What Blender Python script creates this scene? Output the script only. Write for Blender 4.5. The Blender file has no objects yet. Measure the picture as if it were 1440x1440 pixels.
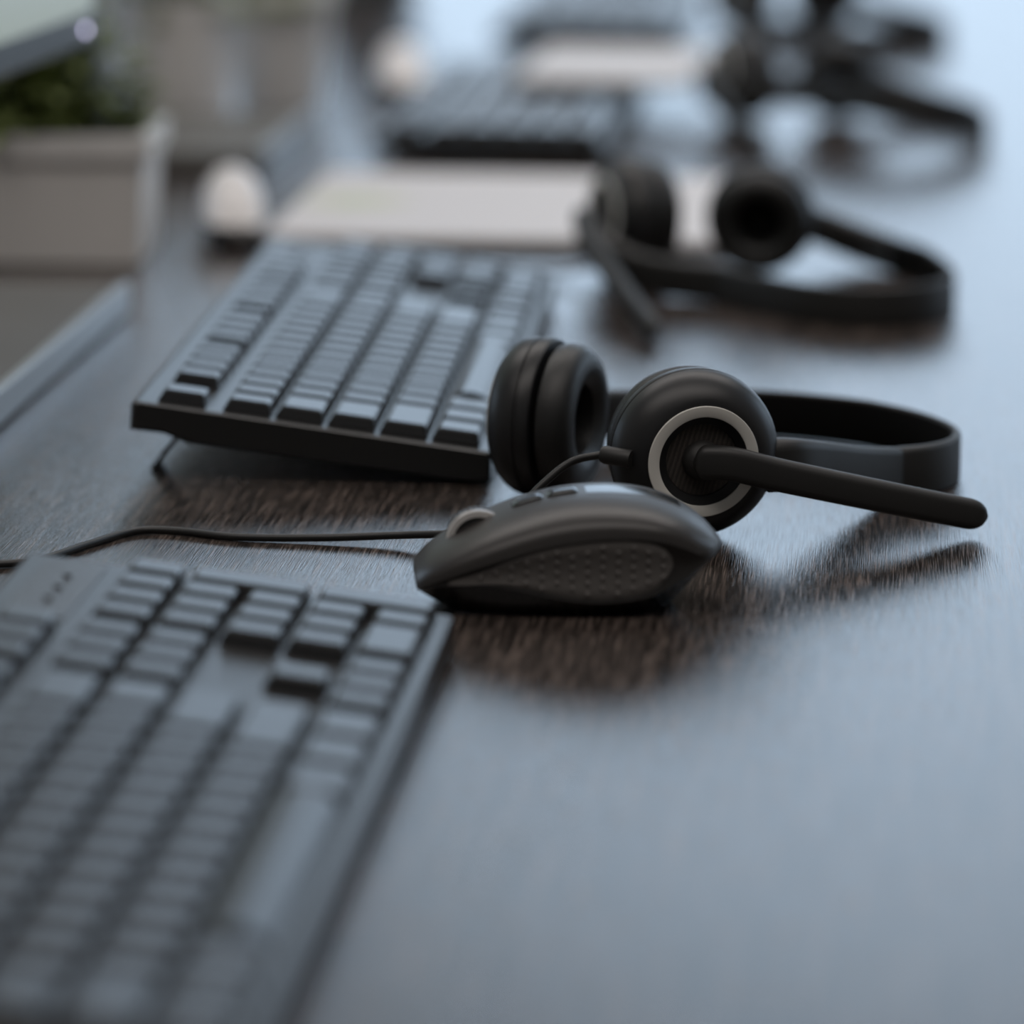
import bpy, bmesh, math, random
from mathutils import Vector, Matrix
random.seed(7)
S = bpy.context.scene
COL = S.collection
T = 0.74                                   # height of the desk top above the floor

# ------------------------------------------------------------------ camera
F_PX, PITCH, ROLL, CAM_H = 6335.0, 0.19743, 0.0048, 0.3086
cd = bpy.data.cameras.new('camera')
cam = bpy.data.objects.new('camera', cd); COL.objects.link(cam)
cd.sensor_width = 36.0; cd.sensor_fit = 'HORIZONTAL'; cd.lens = F_PX / 1440 * 36
cd.clip_start = 0.05; cd.clip_end = 60
c_, s_ = math.cos(PITCH), math.sin(PITCH)
r0, u0, f0 = Vector((1, 0, 0)), Vector((0, s_, c_)), Vector((0, c_, -s_))
rr = r0 * math.cos(ROLL) + u0 * math.sin(ROLL); uu = u0 * math.cos(ROLL) - r0 * math.sin(ROLL)
m = Matrix((rr, uu, -f0)).transposed().to_4x4(); m.translation = Vector((0, 0, T + CAM_H))
cam.matrix_world = m
cd.dof.use_dof = True; cd.dof.focus_distance = 1.497; cd.dof.aperture_fstop = 5.6; cd.dof.aperture_blades = 0
S.camera = cam

# ------------------------------------------------------------------ world, light, exposure
S.view_settings.view_transform = 'Standard'; S.view_settings.look = 'None'
S.view_settings.gamma = 1.0; S.view_settings.use_curve_mapping = False
S.view_settings.exposure = 0.0
w = bpy.data.worlds.new('overcast_sky'); S.world = w; w.use_nodes = True
bg = w.node_tree.nodes['Background']; bg.inputs[0].default_value = (0.695, 0.885, 1.10, 1); bg.inputs[1].default_value = 1.76

def area(name, loc, rot, sx, sy, power, color, portal=False):
    l = bpy.data.lights.new(name, 'AREA'); l.shape = 'RECTANGLE'; l.size = sx; l.size_y = sy
    l.energy = power; l.color = color
    if portal: l.cycles.is_portal = True
    o = bpy.data.objects.new(name, l); COL.objects.link(o); o.location = loc; o.rotation_euler = rot
    return o
WY = 7.0                                     # the far window wall
WX0, WX1, WZ0, WZ1 = -.50, 2.9, 0.10, 2.85   # its glazing
area('far_window_portal', ((WX0 + WX1) / 2, WY - .06, (WZ0 + WZ1) / 2), (math.radians(-90), 0, 0), WX1 - WX0, WZ1 - WZ0, 1, (1, 1, 1), True)
SY0, SY1, SZ0, SZ1 = 2.9, 5.9, 0.95, 2.6      # the windows in both side walls
RX0, RX1, RY0, RH = -3.2, 3.4, -2.6, 3.2
area('left_window_portal', (RX0 + .06, (SY0 + SY1) / 2, (SZ0 + SZ1) / 2), (0, math.radians(-90), 0), SZ1 - SZ0, SY1 - SY0, 1, (1, 1, 1), True)
area('right_window_portal', (RX1 - .06, (SY0 + SY1) / 2, (SZ0 + SZ1) / 2), (0, math.radians(90), 0), SZ1 - SZ0, SY1 - SY0, 1, (1, 1, 1), True)
for x, y, watt in ((-1.0, 0.4, 19), (0.9, 0.4, 19), (-1.0, 3.2, 23), (0.9, 3.2, 23)):
    area('ceiling_lamp_light', (x, y, RH - .08), (0, 0, 0), 2.0, 1.3, watt, (1.0, .93, .88))

# ------------------------------------------------------------------ materials
def mat(name, base, rough=.4, metal=0.0, spec=.5, coat=0.0, coat_rough=.1, emit=None, estr=0.0):
    m = bpy.data.materials.new(name); m.use_nodes = True
    b = m.node_tree.nodes['Principled BSDF']
    b.inputs['Base Color'].default_value = (*base, 1); b.inputs['Roughness'].default_value = rough
    b.inputs['Metallic'].default_value = metal; b.inputs['Specular IOR Level'].default_value = spec
    b.inputs['Coat Weight'].default_value = coat; b.inputs['Coat Roughness'].default_value = coat_rough
    if emit: b.inputs['Emission Color'].default_value = (*emit, 1); b.inputs['Emission Strength'].default_value = estr
    return m
def tex(m, kind, scale, space='Object', **kw):
    nt = m.node_tree; tc = nt.nodes.new('ShaderNodeTexCoord'); mp = nt.nodes.new('ShaderNodeMapping')
    mp.inputs['Scale'].default_value = scale
    nt.links.new(tc.outputs[space], mp.inputs['Vector'])
    n = nt.nodes.new(kind); nt.links.new(mp.outputs[0], n.inputs['Vector'])
    for k, v in kw.items(): n.inputs[k].default_value = v
    return n
def ramp(m, src, stops):
    n = m.node_tree.nodes.new('ShaderNodeValToRGB'); m.node_tree.links.new(src, n.inputs[0])
    e = n.color_ramp.elements
    while len(e) < len(stops): e.new(.5)
    for k, (p, c) in enumerate(stops): e[k].position = p; e[k].color = (*c, 1)
    return n
def fine(m, amount=.04, scale=900, bump=.15, dist=.0003):
    """speckled roughness and fine moulded texture"""
    n = tex(m, 'ShaderNodeTexNoise', (scale,) * 3, Detail=2.0)
    nt = m.node_tree; b = nt.nodes['Principled BSDF']; r = b.inputs['Roughness'].default_value
    mr = nt.nodes.new('ShaderNodeMapRange'); nt.links.new(n.outputs['Fac'], mr.inputs[0])
    mr.inputs[3].default_value = r - amount; mr.inputs[4].default_value = r + amount
    nt.links.new(mr.outputs[0], b.inputs['Roughness'])
    bp = nt.nodes.new('ShaderNodeBump'); bp.inputs['Strength'].default_value = bump; bp.inputs['Distance'].default_value = dist
    nt.links.new(n.outputs['Fac'], bp.inputs['Height']); nt.links.new(bp.outputs[0], b.inputs['Normal'])
    return m

def wood():
    m = mat('dark_wood_laminate', (.03, .024, .02), .24)
    nt = m.node_tree; b = nt.nodes['Principled BSDF']; L = nt.links.new
    g1 = tex(m, 'ShaderNodeTexNoise', (520, 8, 1), Detail=2.0, Roughness=.5)
    g2 = tex(m, 'ShaderNodeTexNoise', (110, 2.5, 1), Detail=3.0, Roughness=.55, Distortion=.6)
    g3 = tex(m, 'ShaderNodeTexNoise', (1300, 30, 1), Detail=1.0)
    mx = nt.nodes.new('ShaderNodeMath'); mx.operation = 'MULTIPLY_ADD'
    L(g2.outputs['Fac'], mx.inputs[0]); mx.inputs[1].default_value = .6; L(g1.outputs['Fac'], mx.inputs[2])
    r = ramp(m, mx.outputs[0], [(.56, (.008, .0065, .006)), (.78, (.026, .0205, .0175)), (1.0, (.150, .115, .098))])
    L(r.outputs[0], b.inputs['Base Color'])
    mr = nt.nodes.new('ShaderNodeMapRange'); L(g1.outputs['Fac'], mr.inputs[0])
    mr.inputs[1].default_value = .32; mr.inputs[2].default_value = .68; mr.inputs[3].default_value = .13; mr.inputs[4].default_value = .25
    L(mr.outputs[0], b.inputs['Roughness'])
    ad = nt.nodes.new('ShaderNodeMath'); ad.operation = 'MULTIPLY_ADD'
    L(g3.outputs['Fac'], ad.inputs[0]); ad.inputs[1].default_value = .25; L(g1.outputs['Fac'], ad.inputs[2])
    bp = nt.nodes.new('ShaderNodeBump'); bp.inputs['Strength'].default_value = .6; bp.inputs['Distance'].default_value = .00025
    L(ad.outputs[0], bp.inputs['Height']); L(bp.outputs[0], b.inputs['Normal'])
    return m
M = {}
M['wood'] = wood()
M['key'] = fine(mat('black_key_plastic', (.016, .016, .017), .29), .05, 1500, .1, .0001)
M['case'] = fine(mat('black_case_plastic', (.012, .012, .012), .33), .05, 1200, .1, .0001)
M['panel'] = fine(mat('lamp_panel_plastic', (.035, .035, .037), .35), .05)
M['shell'] = fine(mat('satin_soft_touch_black', (.012, .012, .013), .40), .05, 1400, .12, .0001)
M['pad'] = fine(mat('black_leatherette', (.012, .012, .012), .40), .08, 500, .35, .0004)
M['hole'] = fine(mat('black_foam', (.004, .004, .004), .9, spec=.1), .05)
M['silver'] = fine(mat('pale_satin_metal_paint', (.68, .665, .62), .45), .05, 1500, .05)
M['band'] = fine(mat('black_band_plastic', (.013, .0125, .012), .52), .05, 1400, .1, .0001)
M['boom'] = fine(mat('matt_black_rubber', (.014, .0135, .013), .52), .05, 1800, .15, .0001)
M['cable'] = fine(mat('black_cable_jacket', (.010, .010, .010), .42), .05)
M['mshell'] = fine(mat('brown_grey_satin_shell', (.036, .033, .0315), .36, spec=.36), .03, 2000, .04, .0001)
M['mside'] = fine(mat('shaded_side_plastic', (.016, .014, .013), .38), .04, 1500, .06, .0001)
M['mgrip'] = fine(mat('charcoal_rubber_grip', (.095, .087, .082), .60), .05, 1800, .2, .0001)
M['mbase'] = mat('glossy_black_base', (.006, .006, .006), .25)
M['gloss'] = mat('glossy_piano_black', (.008, .008, .008), .16)
M['chrome'] = mat('chrome', (.80, .78, .76), .18, metal=.5)
M['wheel'] = fine(mat('wheel_rubber', (.02, .018, .018), .5), .05)
M['bezel'] = mat('grey_bezel_plastic', (.055, .065, .07), .35)
M['screen'] = mat('lit_screen', (.02, .02, .02), .25, emit=(.30, .345, .31), estr=.82)
M['led'] = mat('power_lamp', (.5, .5, .5), .3, emit=(.75, .72, 1.0), estr=4.5)
M['base'] = fine(mat('taupe_stand_plastic', (.16, .155, .145), .45), .04)
M['alu'] = fine(mat('brushed_aluminium', (.55, .60, .64), .35, metal=.6), .05)
M['white'] = fine(mat('white_ceramic', (.88, .86, .84), .4), .04, 300, .05)
M['planter'] = fine(mat('white_planter_plastic', (.84, .815, .79), .5), .04, 300, .05)
M['pale'] = fine(mat('pale_taupe_ceramic', (.86, .83, .81), .45), .04, 300, .05)
M['soil'] = fine(mat('potting_soil', (.03, .02, .012), .9), .05, 300, 1, .003)
M['paper'] = mat('white_paper', (.66, .635, .63), .55)
M['underlay'] = fine(mat('dark_underlay_card', (.03, .035, .04), .5), .05)
M['glintshell'] = fine(mat('mouse_shell_painted_glint', (.80, .77, .76), .3), .03)  # window highlight on the glossy hump put into the shell colour
M['wall'] = fine(mat('wall_paint', (.52, .50, .47), .8), .05, 60, .1)
M['ceil'] = fine(mat('ceiling_paint', (.75, .73, .70), .9), .05, 60, .1)
M['floor'] = fine(mat('grey_carpet', (.10, .10, .105), .95), .03, 400, .5, .003)
M['frame'] = mat('white_window_frame', (.7, .7, .7), .4)
M['steel'] = mat('grey_desk_leg_steel', (.2, .2, .2), .4, metal=.6)
def leafmat():
    m = mat('leaf_green', (.08, .12, .03), .6, spec=.3)
    n = tex(m, 'ShaderNodeTexNoise', (45, 45, 45), Detail=2.0)
    r = ramp(m, n.outputs['Fac'], [(.3, (.10, .13, .035)), (.55, (.20, .25, .08)), (.75, (.34, .39, .15))])
    m.node_tree.links.new(r.outputs[0], m.node_tree.nodes['Principled BSDF'].inputs['Base Color'])
    return m
M['leaf'] = leafmat()
def grillemat():
    m = mat('perforated_mesh', (.010, .010, .010), .45)
    v = tex(m, 'ShaderNodeTexVoronoi', (520, 520, 520), Randomness=0.1)
    bp = m.node_tree.nodes.new('ShaderNodeBump'); bp.inputs['Strength'].default_value = 1; bp.inputs['Distance'].default_value = .0006
    m.node_tree.links.new(v.outputs['Distance'], bp.inputs['Height'])
    m.node_tree.links.new(bp.outputs[0], m.node_tree.nodes['Principled BSDF'].inputs['Normal'])
    r = ramp(m, v.outputs['Distance'], [(.25, (.001, .001, .001)), (.5, (.060, .048, .040))])
    m.node_tree.links.new(r.outputs[0], m.node_tree.nodes['Principled BSDF'].inputs['Base Color'])
    return m
M['grille'] = grillemat()
def printed():
    m = mat('printed_page', (.74, .69, .68), .55)
    nt = m.node_tree
    g = tex(m, 'ShaderNodeTexGradient', (1 / .036, 1 / .040, 1)); g.gradient_type = 'SPHERICAL'
    mp = g.inputs[0].links[0].from_node; mp.inputs['Location'].default_value = (2.44, -3.3, 0)
    r = ramp(m, g.outputs['Fac'], [(0, (.66, .63, .625)), (.5, (.60, .60, .46)), (1, (.50, .56, .40))])
    nt.links.new(r.outputs[0], nt.nodes['Principled BSDF'].inputs['Base Color'])
    return m
M['printed'] = printed()

# ------------------------------------------------------------------ helpers
def mesh_obj(name, bm, material, parent=None, smooth=True, loc=None):
    me = bpy.data.meshes.new(name); bmesh.ops.recalc_face_normals(bm, faces=bm.faces)
    bm.to_mesh(me); bm.free()
    return link(name, me, material, parent, smooth, loc)
def link(name, me, material=None, parent=None, smooth=True, loc=None):
    if material and not me.materials: me.materials.append(material)
    if smooth:
        for p in me.polygons: p.use_smooth = True
        try: me.set_sharp_from_angle(angle=math.radians(38))
        except Exception: pass
    o = bpy.data.objects.new(name, me); COL.objects.link(o)
    if parent: o.parent = parent
    if loc: o.location = loc
    return o
def thing(name, label, cat, loc=(0, 0, 0), rz=0, group=None):
    o = bpy.data.objects.new(name, None); COL.objects.link(o); o.empty_display_size = .02
    o.location = loc; o.rotation_euler = (0, 0, rz); tag(o, label, cat, group); return o
def tag(o, label=None, cat=None, group=None, kind=None):
    for k, v in (('label', label), ('category', cat), ('group', group), ('kind', kind)):
        if v: o[k] = v
    return o
def copy_tree(o, parent=None, skip=()):
    c = o.copy(); COL.objects.link(c)
    if parent: c.parent = parent
    for ch in list(o.children):
        if ch.name.split('.')[0] not in skip: copy_tree(ch, c, skip)
    return c
def box(bm, x0, x1, y0, y1, z0, z1, bev=0, seg=2):
    r = bmesh.ops.create_cube(bm, size=1)
    for v in r['verts']:
        v.co = Vector(((x0 + x1) / 2 + v.co.x * (x1 - x0), (y0 + y1) / 2 + v.co.y * (y1 - y0), (z0 + z1) / 2 + v.co.z * (z1 - z0)))
    if bev:
        es = {e for v in r['verts'] for e in v.link_edges}
        bmesh.ops.bevel(bm, geom=list(es), offset=bev, segments=seg, affect='EDGES', profile=.5)
def boxo(name, material, parent, dims, bev=0, seg=2):
    bm = bmesh.new(); box(bm, *dims, bev=bev, seg=seg); return hard(mesh_obj(name, bm, material, parent, smooth=bev > 0))
def hard(o):
    """keeps large faces flat next to rounded edges"""
    wn = o.modifiers.new('weighted_normal', 'WEIGHTED_NORMAL'); wn.keep_sharp = True; wn.weight = 100; return o
def loft(bm, rings, cap=True, closed=True):
    """rings: equal-length lists of points"""
    vs = [[bm.verts.new(p) for p in r] for r in rings]
    n = len(rings[0])
    for a, b in zip(vs, vs[1:]):
        for k in range(n if closed else n - 1):
            bm.faces.new((a[k], a[(k + 1) % n], b[(k + 1) % n], b[k]))
    if cap:
        bm.faces.new(vs[0]); bm.faces.new(vs[-1])
    return vs
def frame_of(n):
    n = Vector(n).normalized(); up = Vector((0, 0, 1)) if abs(n.z) < .9 else Vector((0, 1, 0))
    x = up.cross(n).normalized(); return x, n.cross(x), n
def lathe(bm, prof, c, n, seg=64, closed_prof=False):
    """prof: (radius, height along n)"""
    x, y, n = frame_of(n); c = Vector(c); rings = []
    for r, a in prof:
        r = max(r, 1e-5)
        rings.append([c + n * a + (x * math.cos(2 * math.pi * k / seg) + y * math.sin(2 * math.pi * k / seg)) * r for k in range(seg)])
    if closed_prof: rings.append(rings[0])
    vs = loft(bm, rings[:-1] if closed_prof else rings, cap=not closed_prof)
    if closed_prof:
        a, b = vs[-1], vs[0]
        for k in range(seg): bm.faces.new((a[k], a[(k + 1) % seg], b[(k + 1) % seg], b[k]))
def catmull(P, n):
    P = [Vector(p) for p in P]; out = []
    Q = [P[0] * 2 - P[1]] + P + [P[-1] * 2 - P[-2]]
    segs = len(P) - 1
    for i in range(n):
        t = i / (n - 1) * segs; k = min(int(t), segs - 1); t -= k
        a, b, c, d = Q[k:k + 4]
        out.append(.5 * ((2 * b) + (c - a) * t + (2 * a - 5 * b + 4 * c - d) * t * t + (3 * b - a - 3 * c + d) * t ** 3))
    return out
def tube(bm, path, r, n=60, seg=10, taper=None):
    P = catmull(path, n) if n else [Vector(p) for p in path]
    rings = []
    for i, p in enumerate(P):
        t = (P[min(i + 1, len(P) - 1)] - P[max(i - 1, 0)]).normalized()
        s = t.cross(Vector((0, 0, 1))).normalized(); u = s.cross(t)
        q = r if taper is None else taper(i / (len(P) - 1))
        rings.append([p + (s * math.cos(2 * math.pi * k / seg) + u * math.sin(2 * math.pi * k / seg)) * q for k in range(seg)])
    loft(bm, rings)
def sweep(bm, path, prof, n=48):
    """prof(t) -> list of (outward, up); path swept with world up"""
    P = catmull(path, n); rings = []
    for i, p in enumerate(P):
        t = (P[min(i + 1, n - 1)] - P[max(i - 1, 0)]); t.z = 0; t.normalize()
        s = t.cross(Vector((0, 0, 1)))
        rings.append([p + s * a + Vector((0, 0, b)) for a, b in prof(i / (n - 1))])
    loft(bm, rings)
def interp(xs, ys, x):
    if x <= xs[0]: return ys[0]
    for i in range(len(xs) - 1):
        if x <= xs[i + 1]:
            h = xs[i + 1] - xs[i]; t = (x - xs[i]) / h
            def sl(j):
                if j <= 0: return (ys[1] - ys[0]) / (xs[1] - xs[0])
                if j >= len(xs) - 1: return (ys[-1] - ys[-2]) / (xs[-1] - xs[-2])
                return (ys[j + 1] - ys[j - 1]) / (xs[j + 1] - xs[j - 1])
            a, b = sl(i) * h, sl(i + 1) * h
            return (2 * t**3 - 3 * t**2 + 1) * ys[i] + (t**3 - 2 * t**2 + t) * a + (-2 * t**3 + 3 * t**2) * ys[i + 1] + (t**3 - t**2) * b
    return ys[-1]

# ------------------------------------------------------------------ the room
def struct(name, material, dims, parent=None):
    o = boxo(name, material, parent, dims)
    if not parent: o['kind'] = 'structure'
    return o
struct('floor', M['floor'], (RX0, RX1, RY0, WY, -.1, 0))
struct('ceiling', M['ceil'], (RX0, RX1, RY0, WY, RH, RH + .1))
struct('wall_front', M['wall'], (RX0, RX1, RY0 - .15, RY0, 0, RH))
def pierced(name, axis, at, a0, a1, w0, w1, z0, z1, n):
    """a wall with one window opening, and the window frame set in it"""
    def b(bm, p0, p1, q0, q1, d0=0, d1=.15):
        box(bm, *((p0, p1, at + d0, at + d1, q0, q1) if axis == 'x' else (at + d0, at + d1, p0, p1, q0, q1)))
    sg = 1 if at > 0 else -1
    D = (0, .15) if sg > 0 else (-.15, 0); E = (.02, .10) if sg > 0 else (-.10, -.02)
    bm = bmesh.new()
    b(bm, a0, w0, 0, RH, *D); b(bm, w1, a1, 0, RH, *D); b(bm, w0, w1, 0, z0, *D); b(bm, w0, w1, z1, RH, *D)
    tag(mesh_obj(name, bm, M['wall'], smooth=False), kind='structure')
    bm = bmesh.new()
    b(bm, w0, w0 + .05, z0, z1, *E); b(bm, w1 - .05, w1, z0, z1, *E); b(bm, w0 + .05, w1 - .05, z0, z0 + .05, *E); b(bm, w0 + .05, w1 - .05, z1 - .05, z1, *E)
    tag(mesh_obj('window_%d' % n, bm, M['frame'], smooth=False), kind='structure')
pierced('wall_back', 'x', WY, RX0, RX1, WX0, WX1, WZ0, WZ1, 1)
pierced('wall_left', 'y', RX0, RY0, WY, SY0, SY1, SZ0, SZ1, 2)
pierced('wall_right', 'y', RX1, RY0, WY, SY0, SY1, SZ0, SZ1, 3)

# ------------------------------------------------------------------ the desk
YAW = -0.082                                # the desk runs a little to the right of the view
desk = thing('office_desk', 'long dark brown wood-grain office desk carrying everything in view', 'desk', (0, 0, T), YAW)
boxo('desktop', M['wood'], desk, (-.80, .62, .15, 5.0, -.03, 0), .0015)
for x in (-.72, .50):
    for y in (.3, 4.8):
        bm = bmesh.new(); box(bm, x, x + .05, y, y + .05, -.74, -.03); mesh_obj('leg', bm, M['steel'], desk, smooth=False)

# ------------------------------------------------------------------ keyboards
U = .01905
KT = .0050                                   # key height above the case plate
KEYMESH = {}
def key_mesh(wu, hu, space=False):
    k = (wu, hu, space)
    if k in KEYMESH: return KEYMESH[k]
    bm = bmesh.new(); W, H = wu * U, hu * U
    a, b = .035 * U, .185 * U
    nx = 1
    if space:
        sec = [(b * .6, .0040), (b * 1.6, KT + .0008), (H * .5, KT + .0014), (H - b * 1.6, KT + .0008), (H - b * .6, .0040)]
        r0_ = [Vector((a, a, .0004))] + [Vector((b, y, z)) for y, z in sec] + [Vector((a, H - a, .0004))]
        r1_ = [Vector((W - v.x, v.y, v.z)) for v in r0_]
        loft(bm, [r0_, r1_])
    else:
        c = .105 * U; b = .170 * U
        lo = [(c, a), (W - c, a), (W - c, H - a), (c, H - a)]
        bt = .10 * U
        hi = [(b, bt), (W - b, bt), (W - b, H - .15 * U), (b, H - .15 * U)]
        vl = [bm.verts.new((x, y, .0003)) for x, y in lo]; vh = [bm.verts.new((x, y, KT)) for x, y in hi]
        top = bm.faces.new(vh); bm.faces.new(vl)
        for i in range(4): bm.faces.new((vl[i], vl[(i + 1) % 4], vh[(i + 1) % 4], vh[i]))
        es = list(top.edges) + [e for v in vh for e in v.link_edges if e not in top.edges]
        bmesh.ops.bevel(bm, geom=list(set(es)), offset=.0007, segments=1, affect='EDGES')
    bmesh.ops.recalc_face_normals(bm, faces=bm.faces)
    me = bpy.data.meshes.new('key'); bm.to_mesh(me); bm.free(); me.materials.append(M['key'])
    KEYMESH[k] = me
    return me
def layout():
    K = []
    def row(y, items, x0=0):
        x = x0
        for it in items:
            if isinstance(it, str): x += float(it)
            else: K.append((x, y, it, 1)); x += it
    row(0, [1.25, 1.25, 1.25]); K.append((3.75, 0, 6.75, 1)); row(0, [1.5, 1.5, 1.5, '.25', 1, 1, 1, '.25', 2, 1], 10.5); K.append((21.5, 0, 1, 2))
    row(1, [2.25] + [1] * 10 + [2.75, '1.25', 1, '1.25', 1, 1, 1])
    row(2, [1.75] + [1] * 11 + [2.25, '3.5', 1, 1, 1]); K.append((21.5, 2, 1, 2))
    row(3, [1.5] + [1] * 12 + [1.5, '.25', 1, 1, 1, '.25', 1, 1, 1])
    row(4, [1] * 13 + [2, '.25', 1, 1, 1, '.25', 1, 1, 1, 1])
    row(5.25, [1, '1', 1, 1, 1, 1, '.5', 1, 1, 1, 1, '.5', 1, 1, 1, 1, '.25', 1, 1, 1])
    return K
KX0, KX1, KY0, KY1 = -.2 * U, 22.72 * U, -.2 * U, 6.62 * U
TILT = .1256
def keyboard(name, label, loc, yaw, group):
    """local X runs along the keyboard from its left end, local Y from its front to its back"""
    root = thing(name, label, 'keyboard', loc, 0, group)
    # local X -> (sin yaw, cos yaw), local Y -> to the left
    root.rotation_euler = (0, 0, math.pi / 2 - yaw)
    zf, zt = .0130, math.tan(TILT)
    bm = bmesh.new()
    zb = lambda y: .0008 + y * zt * .92 + .0005
    ztop = lambda y: zf + y * zt
    prof = [(KY0, zb(0) + .0012), (KY0, ztop(KY0) - .001), (KY0 + .001, ztop(KY0)), (KY1 - .002, ztop(KY1)), (KY1, ztop(KY1) - .0012),
            (KY1 + .0006, zb(KY1) + .0025), (KY1 - .012, zb(KY1) + .0012), (KY1 - .020, zb(KY1) - .0022), (KY0 + .008, zb(.01) - .001), (KY0 + .004, zb(0))]
    rings = []
    for x, k in ((KX0, .0012), (KX0 + .0012, 0), (KX1 - .0012, 0), (KX1, .0012)):
        rings.append([Vector((x, y + (k if y < .02 else -k), z - (k * .6 if z > zb(y) + .004 else -k * .6))) for y, z in prof])
    loft(bm, rings)
    hard(mesh_obj('case', bm, M['case'], root))
    # tilted plate that carries the keys
    R = Matrix.Rotation(TILT, 4, 'X')
    def on_plate(x, y, z=0): return Vector((x, y * math.cos(TILT), zf + y * math.sin(TILT) + z))
    for x, y, wu, hu in layout():
        o = bpy.data.objects.new('key', key_mesh(wu, hu, wu > 6)); COL.objects.link(o); o.parent = root
        o.location = on_plate(x * U, y * U); o.rotation_euler = (TILT, 0, 0)
    p = boxo('lamp_panel', M['panel'], root, (18.55 * U, 22.45 * U, 5.30 * U, 6.28 * U, -.0006, .0007), .0005)
    p.location = on_plate(0, 0); p.rotation_euler = (TILT, 0, 0)
    bm = bmesh.new()
    for k in range(3): lathe(bm, [(.0012, 0), (.0012, .0012), (.0006, .0014)], ((19.7 + .8 * k) * U, 5.75 * U, .0004), (0, 0, 1), 10)
    d = mesh_obj('lamp_window', bm, M['gloss'], p); d['kind'] = 'stuff'
    for x in (.9, 21.2):                     # the two flip-out feet under the back edge
        fx = x * U
        bm = bmesh.new()
        y1 = KY1 - .017; z1 = zb(y1) - .0005
        rings = [[Vector((fx + a, yy + b, zz)) for a, b in ((0, 0), (.016, 0), (.016, .0022), (0, .0022))]
                 for yy, zz in ((y1, z1 + .001), (y1 + .006, z1 * .55), (y1 + .011, .0004))]
        loft(bm, rings); mesh_obj('foot', bm, M['case'], root, smooth=False)
        bm = bmesh.new(); box(bm, fx, fx + .02, .003, .010, 0, .0028, .0006, 1); mesh_obj('rubber_foot', bm, M['boom'], root)
    return root
KBG = 'black keyboards lined up along the desk'
kb_a = keyboard('keyboard', 'nearest black keyboard, cut off by the lower left corner of the photo', (-.0588, .8907, T), .0873, KBG)
def place_kb(loc, yaw, label, folded=False):
    k = copy_tree(kb_a, None, ('foot',) if folded else ()); k.location = loc
    k.rotation_euler = (Matrix.Rotation(math.pi / 2 - yaw, 3, 'Z') @ Matrix.Rotation(-.112 if folded else 0, 3, 'X')).to_euler(); k['label'] = label; return k
kb_b = place_kb((-.0113, 1.5941, T), .0612, 'middle black keyboard with raised back feet, behind the mouse and left of the nearest headset')
kb_c = place_kb((.0475, 2.545, T + .0028), .085, 'third black keyboard, blurred, lying beyond the large pale sheet of paper', True)
kb_d = place_kb((.113, 3.215, T + .0028), .085, 'farthest black keyboard, very blurred, at the top edge of the photo', True)

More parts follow.
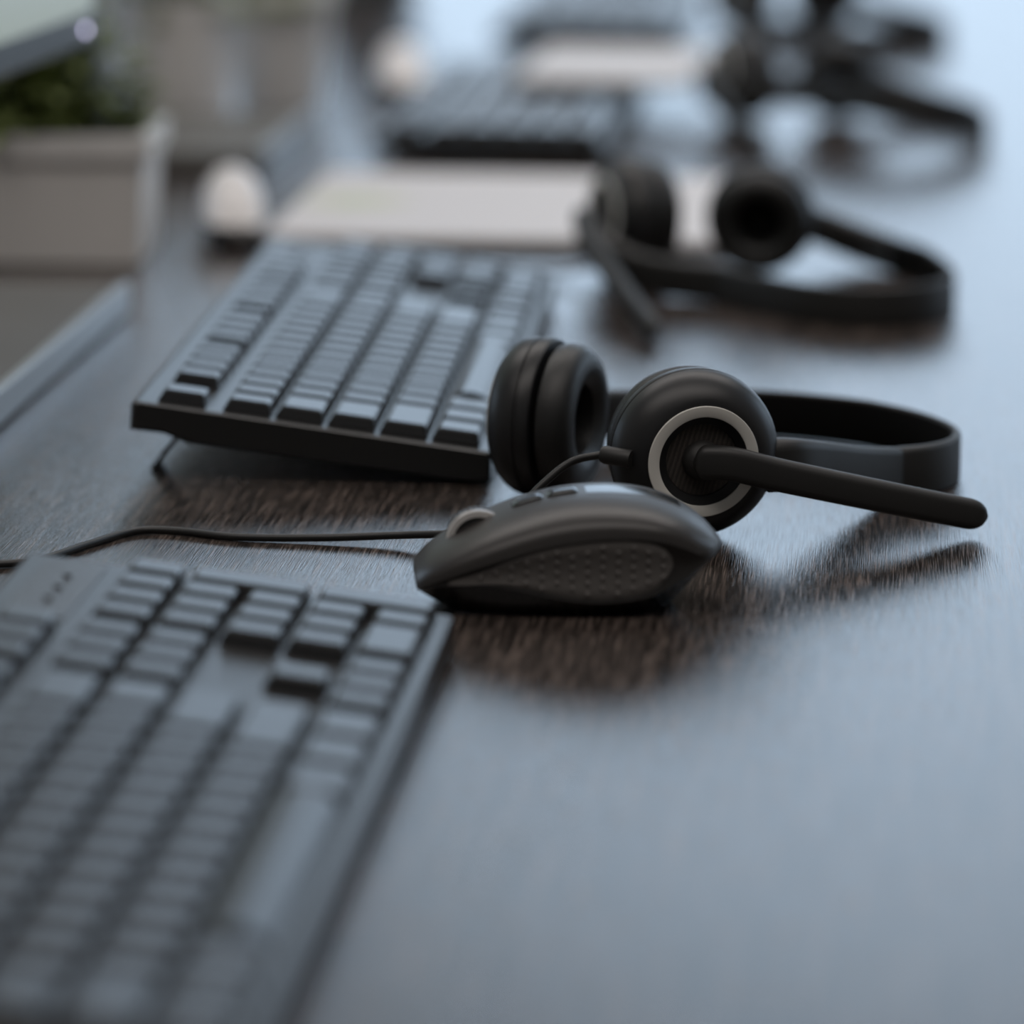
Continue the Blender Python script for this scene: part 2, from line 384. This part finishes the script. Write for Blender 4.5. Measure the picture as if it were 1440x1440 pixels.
# ------------------------------------------------------------------ the mouse
def mouse(name, label, loc, yaw):
    """local x from the nose to the rear, local y away from the viewer's side"""
    root = thing(name, label, 'computer mouse', loc, yaw)
    mm = .001
    L = 97.0
    sw, ww = [0, 2, 6, 12, 25, 45, 62, 76, 86, 92, 95.5, 97], [15, 18, 21.5, 24.5, 27.5, 29, 29.5, 28.5, 25, 20, 13, 5]
    st, zt = [0, 4, 12, 21, 31, 41, 50, 61, 72, 80, 86, 92, 97], [13, 17, 22.2, 27, 31, 34, 35.6, 36, 35, 32.8, 30, 25.6, 20.2]
    sf, zf = [0, 4, 19, 37, 50, 62, 75, 84, 90, 97], [8, 10.6, 17, 23, 25.6, 26.6, 25.6, 22.5, 19.5, 19.6]
    sl, zl = [0, 8.5, 25, 33, 42, 54, 66, 74, 80, 90, 97], [7.4, 9.6, 9.8, 8.6, 6.6, 5, 5.6, 7.3, 10.5, 16, 19.4]
    def prof(s):
        w, t = interp(sw, ww, s), interp(st, zt, s)
        f = min(interp(sf, zf, s), t - .3); l = min(interp(sl, zl, s), f - .2)
        return w, t, f, l
    def pt(s, v, side=-1, off=0.0):
        """v 0..1 base wall, 1..2 side panel, 2..3 dome"""
        w, t, f, l = prof(s)
        wl = w - 1.2 * min(1, (f - l) / 8); wb = max(wl - 5.0, 1.0)
        sb = 9 + s * 73 / L
        if v <= 1:
            k = v; e = k ** .8
            return Vector((sb + (s - sb) * k, side * (wb + (wl - wb) * e + off), 1.0 + (l - 1.0) * k)) * mm
        if v <= 2:
            k = v - 1
            bow = -1.4 * math.sin(math.pi * k) * min(1, (f - l) / 12)
            return Vector((s, side * (wl + (w - wl) * k + bow + off), l + (f - l) * k)) * mm
        a = (v - 2) * math.pi / 2; p = 2 / 2.35
        return Vector((s, side * (w * max(math.cos(a), 0) ** p), f + (t - f) * max(math.sin(a), 0) ** p)) * mm
    ss = [L * (.5 - .5 * math.cos(math.pi * i / 60)) for i in range(61)]
    # base: from the table up to the lower boundary of the side panels
    bm = bmesh.new(); rings = []
    for s in ss:
        a = [pt(s, v) for v in (0, .25, .5, .75, 1)]; b = [pt(s, v, 1) for v in (1, .75, .5, .25, 0)]
        rings.append(a + b)
    loft(bm, rings); mesh_obj('base', bm, M['mbase'], root)
    # side panels, colour darkened for the shade below the fold, tucked a little under the lip of the shell
    for side in (-1, 1):
        bm = bmesh.new()
        loft(bm, [[pt(s, 1 + k / 8, side, -.1 if k < 5 else -.1 - .35 * (k - 4) / 4) for k in range(9)] for s in ss], cap=False, closed=False)
        mesh_obj('side_panel', bm, M['mside'], root)
    # shell: the dome with a turned-under lip along its edge
    bm = bmesh.new(); rings = []
    def lip(s, sd):
        w, t, f, l = prof(s); d = min(1.3, max(f - l - .3, .05))
        return [Vector((s, sd * (w - .9), f - d * .75)) * mm, Vector((s, sd * (w - .25), f - d)) * mm, Vector((s, sd * (w + .12), f - d * .6)) * mm]
    vv = [2 + k / 14 for k in range(14)]
    for s in ss:
        rings.append(lip(s, -1) + [pt(s, v) for v in vv] + [pt(s, 3)] + [pt(s, v, 1) for v in reversed(vv)] + lip(s, 1)[::-1])
    loft(bm, rings); mesh_obj('shell', bm, M['mshell'], root)
    # grip pad on the side
    gx0, gx1 = 9.0, 80.0
    ts, tz = [9, 19, 31, 43, 62, 72, 77, 79.4, 80], [11.0, 14.6, 19.6, 23.2, 25.2, 24.2, 22.0, 19, 16.5]
    bs, bz = [9, 25, 33, 42, 54, 66, 74, 78, 80], [10.0, 10.4, 9.4, 7.4, 5.8, 6.6, 9, 12.5, 16.5]
    for side in (-1, 1):
        bm = bmesh.new(); rings = []
        N, Kk = 44, 10
        for i in range(N + 1):
            s = gx0 + (gx1 - gx0) * (1 - (1 - i / N) ** 1.6)
            w, t, f, l = prof(s); z0, z1 = interp(bs, bz, s), interp(ts, tz, s)
            ring = []
            for k in range(Kk + 1):
                z = z0 + (z1 - z0) * k / Kk; v = 1 + min(max((z - l) / max(f - l, .1), 0), 1)
                edge = min(k, Kk - k) == 0 or i in (0, N)
                ring.append(pt(s, v, side, -.3 if edge else .55))
            rings.append(ring)
        loft(bm, rings, cap=False, closed=False); g = mesh_obj('grip_pad', bm, M['mgrip'], root)
        bm = bmesh.new()
        for a in range(14):
            for b in range(6):
                s = 15 + a * 4.75 + (b % 2) * 0; z = 8 + b * 3.3 + (a % 2) * 1.65
                if not (interp(bs, bz, s) + 1.2 < z < interp(ts, tz, s) - 1.4) or s > 78: continue
                w, t, f, l = prof(s); c = pt(s, 1 + min(max((z - l) / (f - l), 0), 1), side, .5)
                lathe(bm, [(.00090, 0), (.0007, .00032), (.00035, .0005)], c, (0, side, .1), 8)
        d = mesh_obj('grip_dot', bm, M['mgrip'], g); d['kind'] = 'stuff'
    # glossy centre strip along the crown, wheel, and two small buttons
    def crown(s, y, h):
        w, t, f, l = prof(s); k = (1 - min(abs(y) / w, 1) ** 2.35) ** (1 / 2.35)
        return Vector((s, y, f + (t - f) * k + h)) * mm
    bm = bmesh.new()
    top = [[crown(s, y, .12 if abs(y) < 6 else -.4) for y in (-6.2, -5.8, -3, 0, 3, 5.8, 6.2)] for s in [54 + 30 * i / 40 for i in range(41)]]
    loft(bm, top, cap=False, closed=False); mesh_obj('centre_strip', bm, M['gloss'], root)
    bm = bmesh.new()
    wc = Vector((20.0, 0, 19.9)) * mm
    prof_w = []
    n = 72
    rings = []
    for y, r in ((-3.2, 9.2), (-2.6, 10.2), (2.6, 10.2), (3.2, 9.2)):
        rings.append([wc + Vector((math.cos(2 * math.pi * k / n) * (r + (.18 if k % 2 else -.18)), y, math.sin(2 * math.pi * k / n) * (r + (.18 if k % 2 else -.18)))) * mm for k in range(n)])
    loft(bm, rings); wh = mesh_obj('scroll_wheel', bm, M['wheel'], root)
    bm = bmesh.new()
    lathe(bm, [(.0080, -.0040), (.0098, -.0040), (.0103, -.0034), (.0103, -.0028), (.0080, -.0028)], wc, (0, 1, 0), 48, closed_prof=True)
    tag(mesh_obj('rim', bm, M['chrome'], wh), 'bright metal rim on the scroll wheel')
    for s0, s1 in ((30.5, 40.5), (41.5, 51.5)):
        bm = bmesh.new(); rings = []
        for i in range(9):
            s = s0 + (s1 - s0) * i / 8; h = .9 if 0 < i < 8 else .1
            rings.append([crown(s, y, hh) for y, hh in ((-4, -.6), (-3.8, h * .7), (-3, h), (3, h), (3.8, h * .7), (4, -.6))])
        loft(bm, rings); mesh_obj('top_button', bm, M['gloss'], root)
    return root
mouse('computer_mouse', 'brown-black wireless mouse with dotted side grip in front of the nearest headset', (-.0308, 1.3975, T), .055)

# ------------------------------------------------------------------ headsets
def rrect(wd, th, r, seg=3, rtop=None):
    """rounded rectangle profile: a = across (thickness), b = up (width)"""
    pts = []
    for cx, cy, a0, rr_ in ((1, 1, 0, rtop or r), (-1, 1, 90, r), (-1, -1, 180, r), (1, -1, 270, r)):
        rr_ = min(rr_, th * .49)
        for k in range(seg + 1):
            a = math.radians(a0 + 90 * k / seg)
            pts.append((cx * (th / 2 - rr_) + rr_ * math.cos(a), cy * (wd / 2 - rr_) + rr_ * math.sin(a)))
    return pts
def ear_cup(root, c, n, side, R=.029, pad_r=.0275):
    """n points out of the cup, away from the ear"""
    k = R / .029; c = Vector(c); x, y, n = frame_of(n)
    sh = [(.022, -.0040), (.0278, -.0042), (.0286, -.0034), (.0290, -.0010), (.0290, .0002), (.0285, .0006), (.0285, .0012), (.0290, .0015), (.0288, .0035), (.0279, .0066),
          (.0262, .0094), (.0240, .0116), (.0218, .0131), (.0200, .0138), (.0152, .0138), (.0150, .0136), (.0126, .0121), (.0124, .0112), (.0, .0106)]
    bm = bmesh.new(); lathe(bm, [(r * k, a * k) for r, a in sh], c, n); s = mesh_obj('ear_cup', bm, M['shell'], root)
    bm = bmesh.new(); lathe(bm, [(.0154 * k, .0136 * k), (.0192 * k, .0136 * k), (.0192 * k, .0143 * k), (.0190 * k, .0145 * k), (.0157 * k, .0145 * k), (.0154 * k, .0143 * k)], c, n, 72, True)
    tag(mesh_obj('ring', bm, M['silver'], s), 'pale silver ring on the ear cup')
    bm = bmesh.new(); lathe(bm, [(.0123 * k, .0104 * k), (.0123 * k, .0113 * k), (.0001, .0113 * k)], c, n, 48); mesh_obj('mesh_disc', bm, M['grille'], s)
    bm = bmesh.new()
    prof = [(.0120, -.0060), (.0118, -.0100), (.0126, -.0150), (.0155, -.0176), (.0195, -.0182), (.0235, -.0170), (.0262, -.0138), (.0270, -.0100), (.0262, -.0066), (.0240, -.0050), (.0180, -.0046)]
    f = pad_r / .0270
    lathe(bm, [(r * f, a) for r, a in prof], c, n, 64, True); p = mesh_obj('ear_pad', bm, M['pad'], root)
    bm = bmesh.new(); lathe(bm, [(.0125 * f, -.0060), (.0125 * f, -.0075), (.0001, -.0085)], c, n, 32); mesh_obj('dark_inlay', bm, M['hole'], p)
    return c, n
def headset(name, label, loc, mic, plain, yoke_m, band, yoke_p, boom, cord, strain, Rm=.029, Rp=.0285):
    root = thing(name, label, 'headset', loc, 0, 'black headsets lying along the desk')
    cm, nm = ear_cup(root, *mic, 1, Rm, Rm * .0275 / .029); cp, np_ = ear_cup(root, *plain, 1, Rp, Rp * .0275 / .029)
    W = .0175
    bm = bmesh.new(); sweep(bm, band, lambda t: rrect(W, .0030 + .0022 * max(1 - min(t, 1 - t) / .22, 0) ** 1.5, .0008, 3, .0014 + .0010 * max(1 - min(t, 1 - t) / .22, 0)), 64); hb = mesh_obj('headband', bm, M['band'], root)
    bm = bmesh.new(); sweep(bm, [Vector(p) for p in band], lambda t: [(a - .0017 - .0011 * max(1 - min(t, 1 - t) / .22, 0) ** 1.5, b) for a, b in rrect(W - .0022, .0010, .0004, 2)], 64); mesh_obj('dark_inlay', bm, M['hole'], hb)  # near-black strip along the inner face of the band
    for path, flip in ((yoke_m, 1), (yoke_p, 1)):
        bm = bmesh.new()
        def pf(t):
            t2 = t * t * (3 - 2 * t)
            return rrect(.0180 + (W - .0180) * t2, .0085 + (.0056 - .0085) * t2, .0014, 4, .0040 + (.0026 - .0040) * t2)
        sweep(bm, path, pf, 32); mesh_obj('yoke', bm, M['band'], root)
    # microphone boom: hub on the cup, then a flat rounded arm
    bm = bmesh.new(); lathe(bm, [(.0068, .0100), (.0068, .0128), (.0060, .0150), (.0045, .0168), (.0001, .0172)], cm, nm, 40); hub = mesh_obj('boom_hub', bm, M['boom'], root)
    NB = 110; P = catmull(boom, NB); rings = []
    for i, p in enumerate(P):
        t = i / (NB - 1)
        w = (.0119 + (.0106 - .0119) * t); th = .0075 + (.0066 - .0075) * t
        e = 1.0
        if t < .10: e = math.sqrt(max(1 - (1 - t / .10) ** 2, .02))
        if t > .955: e = math.sqrt(max(1 - ((t - .955) / .045) ** 2, .03))
        d = (P[min(i + 1, NB - 1)] - P[max(i - 1, 0)]).normalized(); s = d.cross(Vector((0, 0, 1))).normalized(); u = s.cross(d)
        rings.append([p + s * a * e + u * b * e for a, b in rrect(w, th, .0028, 4)])
    bm = bmesh.new(); loft(bm, rings); mesh_obj('microphone_boom', bm, M['boom'], root)
    if cord:
        bm = bmesh.new(); tube(bm, cord, .00135, 110, 10); cb = mesh_obj('cable', bm, M['cable'], root)
        a, b = Vector(strain[0]), Vector(strain[1]); bm = bmesh.new()
        lathe(bm, [(.0001, 0), (.0029, 0), (.0031, .0004), (.0031, (b - a).length - .0012), (.0027, (b - a).length), (.0020, (b - a).length), (.0018, (b - a).length - .001), (.0001, (b - a).length - .001)], a, b - a, 24)
        mesh_obj('strain_relief', bm, M['band'], cb)
    return root
n1 = Vector((.222, -.973, -.066)).normalized(); C1 = Vector((.0612, 1.5025, .0293))
pv = C1 + n1 * .0172
headset('headset', 'nearest black headset in sharp focus, silver ring facing the camera, behind the mouse', (0, 0, T),
        (C1, n1), ((.0105, 1.5720, .0287), (-.94, .34, .02)),
        [(.086, 1.5035, .0245), (.0960, 1.5090, .0238), (.1080, 1.5270, .0196), (.1220, 1.5490, .0140), (.1363, 1.5710, .0096)],
        [(.1372, 1.5722, .0094), (.1480, 1.5790, .0092), (.1570, 1.5910, .0090), (.1612, 1.6070, .0090), (.1600, 1.6240, .0090), (.1527, 1.6450, .0090), (.1415, 1.6630, .0090), (.1270, 1.6775, .0090), (.0980, 1.6925, .0090), (.0700, 1.6925, .0095), (.0480, 1.6810, .0110)],
        [(.0020, 1.5840, .0230), (.0025, 1.6000, .0220), (.0110, 1.6300, .0180), (.0260, 1.6600, .0140), (.0476, 1.6806, .0110)],
        [pv + Vector((-.004, .0, .0005)), pv + Vector((.008, -.0005, .0002)), (.0900, 1.4890, .0238), (.1250, 1.4970, .0152), (.1622, 1.5080, .0059)],
        [(.0306, 1.4893, .0306), (.0200, 1.4905, .0278), (.0100, 1.4870, .0205), (.0000, 1.4830, .0105), (-.0075, 1.4810, .0062), (-.0190, 1.4765, .0058), (-.0383, 1.4850, .0034), (-.0647, 1.4870, .0020), (-.0937, 1.4905, .0014), (-.1136, 1.5000, .0014), (-.1281, 1.4995, .0014), (-.1427, 1.4755, .0014), (-.1547, 1.4533, .0014), (-.1700, 1.4440, .0014), (-.2300, 1.4350, .0014), (-.3200, 1.4700, .0014), (-.4200, 1.4500, .0014)],
        ((.0400, 1.4850, .0298), (.0302, 1.4895, .0306)))
hs2 = headset('headset', 'second black headset, open ear pad facing the camera, beside the middle keyboard', (0, 0, T),
        ((.0545, 2.1150, .0285), (-.90, -.36, .05)), ((.1175, 2.1250, .0268), (.12, .985, .08)),
        [(.0330, 2.0900, .0250), (.0400, 2.0700, .0190), (.0560, 2.0520, .0120), (.0760, 2.0400, .0095), (.0930, 2.0300, .0090)],
        [(.0936, 2.0296, .0090), (.1080, 2.0050, .0088), (.1320, 1.9720, .0088), (.1600, 1.9620, .0088), (.1840, 1.9760, .0088), (.1965, 2.0010, .0088), (.1990, 2.0300, .0088), (.1965, 2.0650, .0088), (.1930, 2.0950, .0088), (.1820, 2.1240, .0090)],
        [(.1330, 2.1450, .0240), (.1430, 2.1530, .0200), (.1560, 2.1540, .0150), (.1700, 2.1420, .0110), (.1817, 2.1245, .0090)],
        [(.0310, 2.1000, .0300), (.0330, 2.0830, .0275), (.0400, 2.0300, .0200), (.0500, 1.9700, .0120), (.0612, 1.9080, .0056)],
        [(.0400, 2.0960, .0080), (.0200, 2.1000, .0040), (.0000, 2.1300, .0014), (-.0300, 2.1300, .0014), (-.0600, 2.1450, .0014), (-.1000, 2.1400, .0014)],
        ((.0430, 2.1000, .0100), (.0370, 2.0960, .0080)), .0285, .0262)
headset('headset', 'third black headset, blurred, right of the third keyboard', (.0835, .6600, T),
        ((.0545, 2.1150, .0285), (-.90, -.36, .05)), ((.1175, 2.1250, .0268), (.12, .985, .08)),
        [(.0330, 2.0900, .0250), (.0400, 2.0700, .0235), (.0560, 2.0520, .0240), (.0760, 2.0400, .0270), (.0930, 2.0300, .0275)],
        [(.0936, 2.0296, .0275), (.1080, 2.0050, .0275), (.1320, 1.9720, .0255), (.1600, 1.9620, .0205), (.1840, 1.9760, .0140), (.1965, 2.0010, .0100), (.1990, 2.0300, .0088), (.1965, 2.0650, .0088), (.1930, 2.0950, .0088), (.1820, 2.1240, .0090)],
        [(.1330, 2.1450, .0240), (.1430, 2.1530, .0200), (.1560, 2.1540, .0150), (.1700, 2.1420, .0110), (.1817, 2.1245, .0090)],
        [(.0310, 2.1000, .0300), (.0330, 2.0830, .0275), (.0400, 2.0300, .0200), (.0500, 1.9700, .0120), (.0612, 1.9080, .0056)],
        None, None, .0285, .0262)
h = copy_tree(hs2, None, ('cable',)); h.location = (.1160, 1.2700, T); h['label'] = 'farthest black headset, cut off by the top edge of the photo'

# ------------------------------------------------------------------ papers
def paper_stack(name, label, cat, loc, rz, w, d, top_mat, underlay, tilt=0, th=.004):
    r = thing(name, label, cat, loc, rz); r.rotation_euler = (tilt, 0, rz)
    z = 0
    if underlay:
        boxo('underlay', M['underlay'], r, (-w / 2 - .002, w / 2 + .002, -.004, d + .002, 0, .0022), .0006, 1); z = .0022  # thin dark sheet, shows as a line along the near edge
    for k in range(4):
        bm = bmesh.new(); o = [(0, 0), (.0012, -.0015), (-.001, .001), (.0006, .0008)][k]
        box(bm, -w / 2 + o[0], w / 2 + o[0], o[1], d + o[1], z, z + th / 4 - .00005); z += th / 4
        mesh_obj('sheet', bm, M['paper'] if k < 3 else top_mat, r, smooth=False)
    return r
paper_stack('paper_sheet', 'large pale stack of paper sheets on a thin dark sheet, behind the middle keyboard', 'papers', (-.006, 2.200, T), -.085, .236, .258, M['printed'], True)
paper_stack('paper_sheet', 'smaller pale stack of paper laid over the far end of the third keyboard', 'papers', (.0520, 2.752, T + .0240), -.12, .107, .200, M['paper'], False, 0, .005)

# ------------------------------------------------------------------ monitors
def monitor(name, label, x, y0, y1, zb, h, yaw, stand):
    r = thing(name, label, 'monitor', (x, (y0 + y1) / 2, T), -yaw); L = (y1 - y0) / 2
    boxo('bezel', M['bezel'], r, (-.030, 0, -L, L, zb, zb + h), .003)
    boxo('screen', M['screen'], r, (-.001, .0006, -L + .012, L - .012, zb + .016, zb + h - .012))
    bm = bmesh.new(); lathe(bm, [(.0016, 0), (.0016, .0006), (.0001, .0009)], (.0002, L - .026, zb + .0080), (1, 0, 0), 14)
    tag(mesh_obj('power_lamp', bm, M['led'], r), 'lit white power lamp on the lower bezel')
    bm = bmesh.new(); box(bm, -.075, -.045, -.03, .03, .012, zb + h * .5, .004); mesh_obj('neck', bm, M['base'], r)
    bm = bmesh.new(); box(bm, -.0455, -.029, -.04, .04, zb + h * .5 - .05, zb + h * .5 + .03, .002); mesh_obj('hinge', bm, M['bezel'], r)
    b = boxo('stand_base', M['base'], r, (-stand[3], 0, -stand[2] / 2, stand[2] / 2, .001, .013), .003)
    boxo('edge_trim', M['alu'], b, (-.0005, .0045, -stand[2] / 2 + .002, stand[2] / 2 - .002, .001, .0145), .0012)
    b.location = Matrix.Rotation(yaw, 3, 'Z') @ (Vector((stand[0], stand[1], 0)) - Vector((x, (y0 + y1) / 2, 0)))
    b.rotation_euler = (0, 0, yaw - .0875)
    return r
# stand: middle of its front edge (x, y), length, depth
mon = monitor('monitor', 'lit monitor at the upper left, only its lower corner and power lamp in view', -.2303, 1.600, 2.105, .1105, .30, .145, (-.1890, 1.835, .320, .19))
monitor('monitor', 'monitor standing behind the white planter, only its flat grey-green stand base in view', -.2700, 2.330, 2.860, .135, .30, .09, (-.1330, 2.5950, .200, .17))

# ------------------------------------------------------------------ plants and pots
def leaf_mesh(bm, base, direction, length, width):
    d = Vector(direction).normalized(); s = d.cross(Vector((0, 0, 1))); s = s.normalized() if s.length > .01 else Vector((1, 0, 0)); u = s.cross(d)
    pts = []
    for t, w, z in ((0, .15, 0), (.35, 1, .08), (.7, .8, .05), (1, .05, -.12)):
        c = Vector(base) + d * length * t + u * length * z
        pts.append((bm.verts.new(c - s * width * w / 2), bm.verts.new(c - u * width * .12 * w), bm.verts.new(c + s * width * w / 2)))
    for a, b in zip(pts, pts[1:]):
        bm.faces.new((a[0], a[1], b[1], b[0])); bm.faces.new((a[1], a[2], b[2], b[1]))
def foliage(root, cx, cy, z0, rx, ry, rz_, n, ln, rnd):
    bm = bmesh.new()
    for _ in range(n):
        a, e, q = rnd.uniform(0, 6.283), rnd.uniform(-.2, 1.4), rnd.uniform(.25, 1)
        p = Vector((cx + rx * q * math.cos(a) * math.cos(e), cy + ry * q * math.sin(a) * math.cos(e), z0 + rz_ * max(q * math.sin(e), 0)))
        leaf_mesh(bm, p, (math.cos(a), math.sin(a), rnd.uniform(-.3, .9)), ln * rnd.uniform(.6, 1.2), ln * .45)
    o = mesh_obj('foliage', bm, M['leaf'], root); o['kind'] = 'stuff'; return o
pl = thing('planter', 'white rectangular planter holding a low green plant, at the left edge of the photo', 'planter', (-.2265, 2.135, T), -.03)
bm = bmesh.new()
def tapered(x0, x1, y0, y1, z0, z1, k):
    return [[Vector((a, b, z)) for a, b in ((x0 + q, y0 + q), (x1 - q, y0 + q), (x1 - q, y1 - q), (x0 + q, y1 - q))] for z, q in ((z0, k), (z1, 0))]
X0, X1, Y0, Y1, H_ = -.055, .0505, 0, .085, .062
outer = tapered(X0, X1, Y0, Y1, 0.001, H_, .003)
inner = [[Vector((min(max(v.x, X0 + .004), X1 - .004), min(max(v.y, Y0 + .004), Y1 - .004), z)) for v in outer[1]] for z in (H_, H_ - .012)]
loft(bm, [outer[0], outer[1], inner[0], inner[1]])
mesh_obj('box', bm, M['planter'], pl, smooth=False)
boxo('rim', M['white'], pl, (X0 - .002, X1 + .002, Y0 - .003, Y0 + .003, H_ - .011, H_ + .001), .001)
boxo('rim', M['white'], pl, (X1 - .003, X1 + .003, Y0 - .002, Y1, H_ - .011, H_ + .001), .001)
boxo('soil', M['soil'], pl, (X0 + .004, X1 - .004, Y0 + .004, Y1 - .004, H_ - .02, H_ - .006))
foliage(pl, -.004, .045, H_ - .004, .050, .038, .062, 620, .021, random.Random(3))

def pot(label, loc, r0, r1, h, m_, leaves, rnd):
    r = thing('plant_pot', label, 'plant pot', loc)
    bm = bmesh.new(); lathe(bm, [(.0001, .001), (r0, .001), (r0 + (r1 - r0) * .5, h * .5), (r1, h - .012), (r1 + .002, h - .010), (r1 + .002, h), (r1 - .003, h), (r1 - .004, h - .02), (.0001, h - .02)], (0, 0, 0), (0, 0, 1), 40)
    mesh_obj('vessel', bm, m_, r)
    bm = bmesh.new(); lathe(bm, [(r1 - .005, h - .0195), (r1 - .005, h - .014), (.0001, h - .012)], (0, 0, 0), (0, 0, 1), 24); mesh_obj('soil', bm, M['soil'], r)
    foliage(r, 0, 0, h - .012, r1 * 1.02, r1 * 1.02, .05, leaves, .022, rnd)
    return r
pot('pale tapered plant pot, right one of the pair behind the planter', (-.1480, 2.835, T), .025, .036, .080, M['white'], 160, random.Random(5))
pot('pale plant pot with a straighter wall, left one of the pair behind the planter', (-.2035, 2.752, T), .030, .034, .078, M['pale'], 160, random.Random(6))
# ------------------------------------------------------------------ mice farther along, highlight painted as a pale shell
def glint_mouse(label, loc, rz):
    r = thing('computer_mouse', label, 'computer mouse', loc, rz, None)
    L_, W_, Hh = .085, .0158, .036
    def ring(t, z0, f):
        k = max(1 - abs(2 * t - 1) ** 2.6, .004) ** .5; pts = []
        hh = Hh * (max(math.sin(math.pi * min(t * .62 + .28, 1)), .02)) * k ** .6
        for j in range(17):
            a = math.pi * j / 16
            pts.append(Vector((-math.cos(a) * W_ * k * f, (t - .5) * L_, z0 + (hh - z0) * max(math.sin(a), 0) ** .75)))
        return pts
    bm = bmesh.new(); loft(bm, [ring(i / 24, .011, 1) for i in range(25)]); mesh_obj('shell', bm, M['glintshell'], r)
    bm = bmesh.new(); rings = []
    for i in range(25):
        t = i / 24; k = max(1 - abs(2 * t - 1) ** 2.6, .004) ** .5
        rings.append([Vector((x * W_ * k * q, (t - .5) * L_, z)) for x, q, z in ((-1, .86, .001), (-1, 1.01, .0112), (1, 1.01, .0112), (1, .86, .001))])
    loft(bm, rings); mesh_obj('base', bm, M['mbase'], r)
    bm = bmesh.new(); lathe(bm, [(.0001, -.003), (.007, -.003), (.008, 0), (.007, .003), (.0001, .003)], (0, -.022, .028), (1, 0, 0), 24); mesh_obj('scroll_wheel', bm, M['wheel'], r)
    return r
glint_mouse('mouse on a black base, window highlight painted pale on its shell, beside the left end of the large paper', (-.1400, 2.235, T), math.pi + .1)
glint_mouse('blurred mouse far back, window highlight painted pale on its shell, left of the third keyboard', (-.0720, 2.910, T), math.pi + .1)
bk = thing('speaker', 'dark box-shaped speaker at the far end of the desk', 'speaker', (-.120, 3.64, T), -.082)
boxo('cabinet', M['bezel'], bk, (-.035, .035, 0, .08, .001, .16), .004)
bm = bmesh.new(); lathe(bm, [(.0001, 0), (.022, 0), (.026, .003), (.028, .001), (.028, -.001)], (0, 0, .10), (0, -1, 0), 32); mesh_obj('driver', bm, M['hole'], bk)
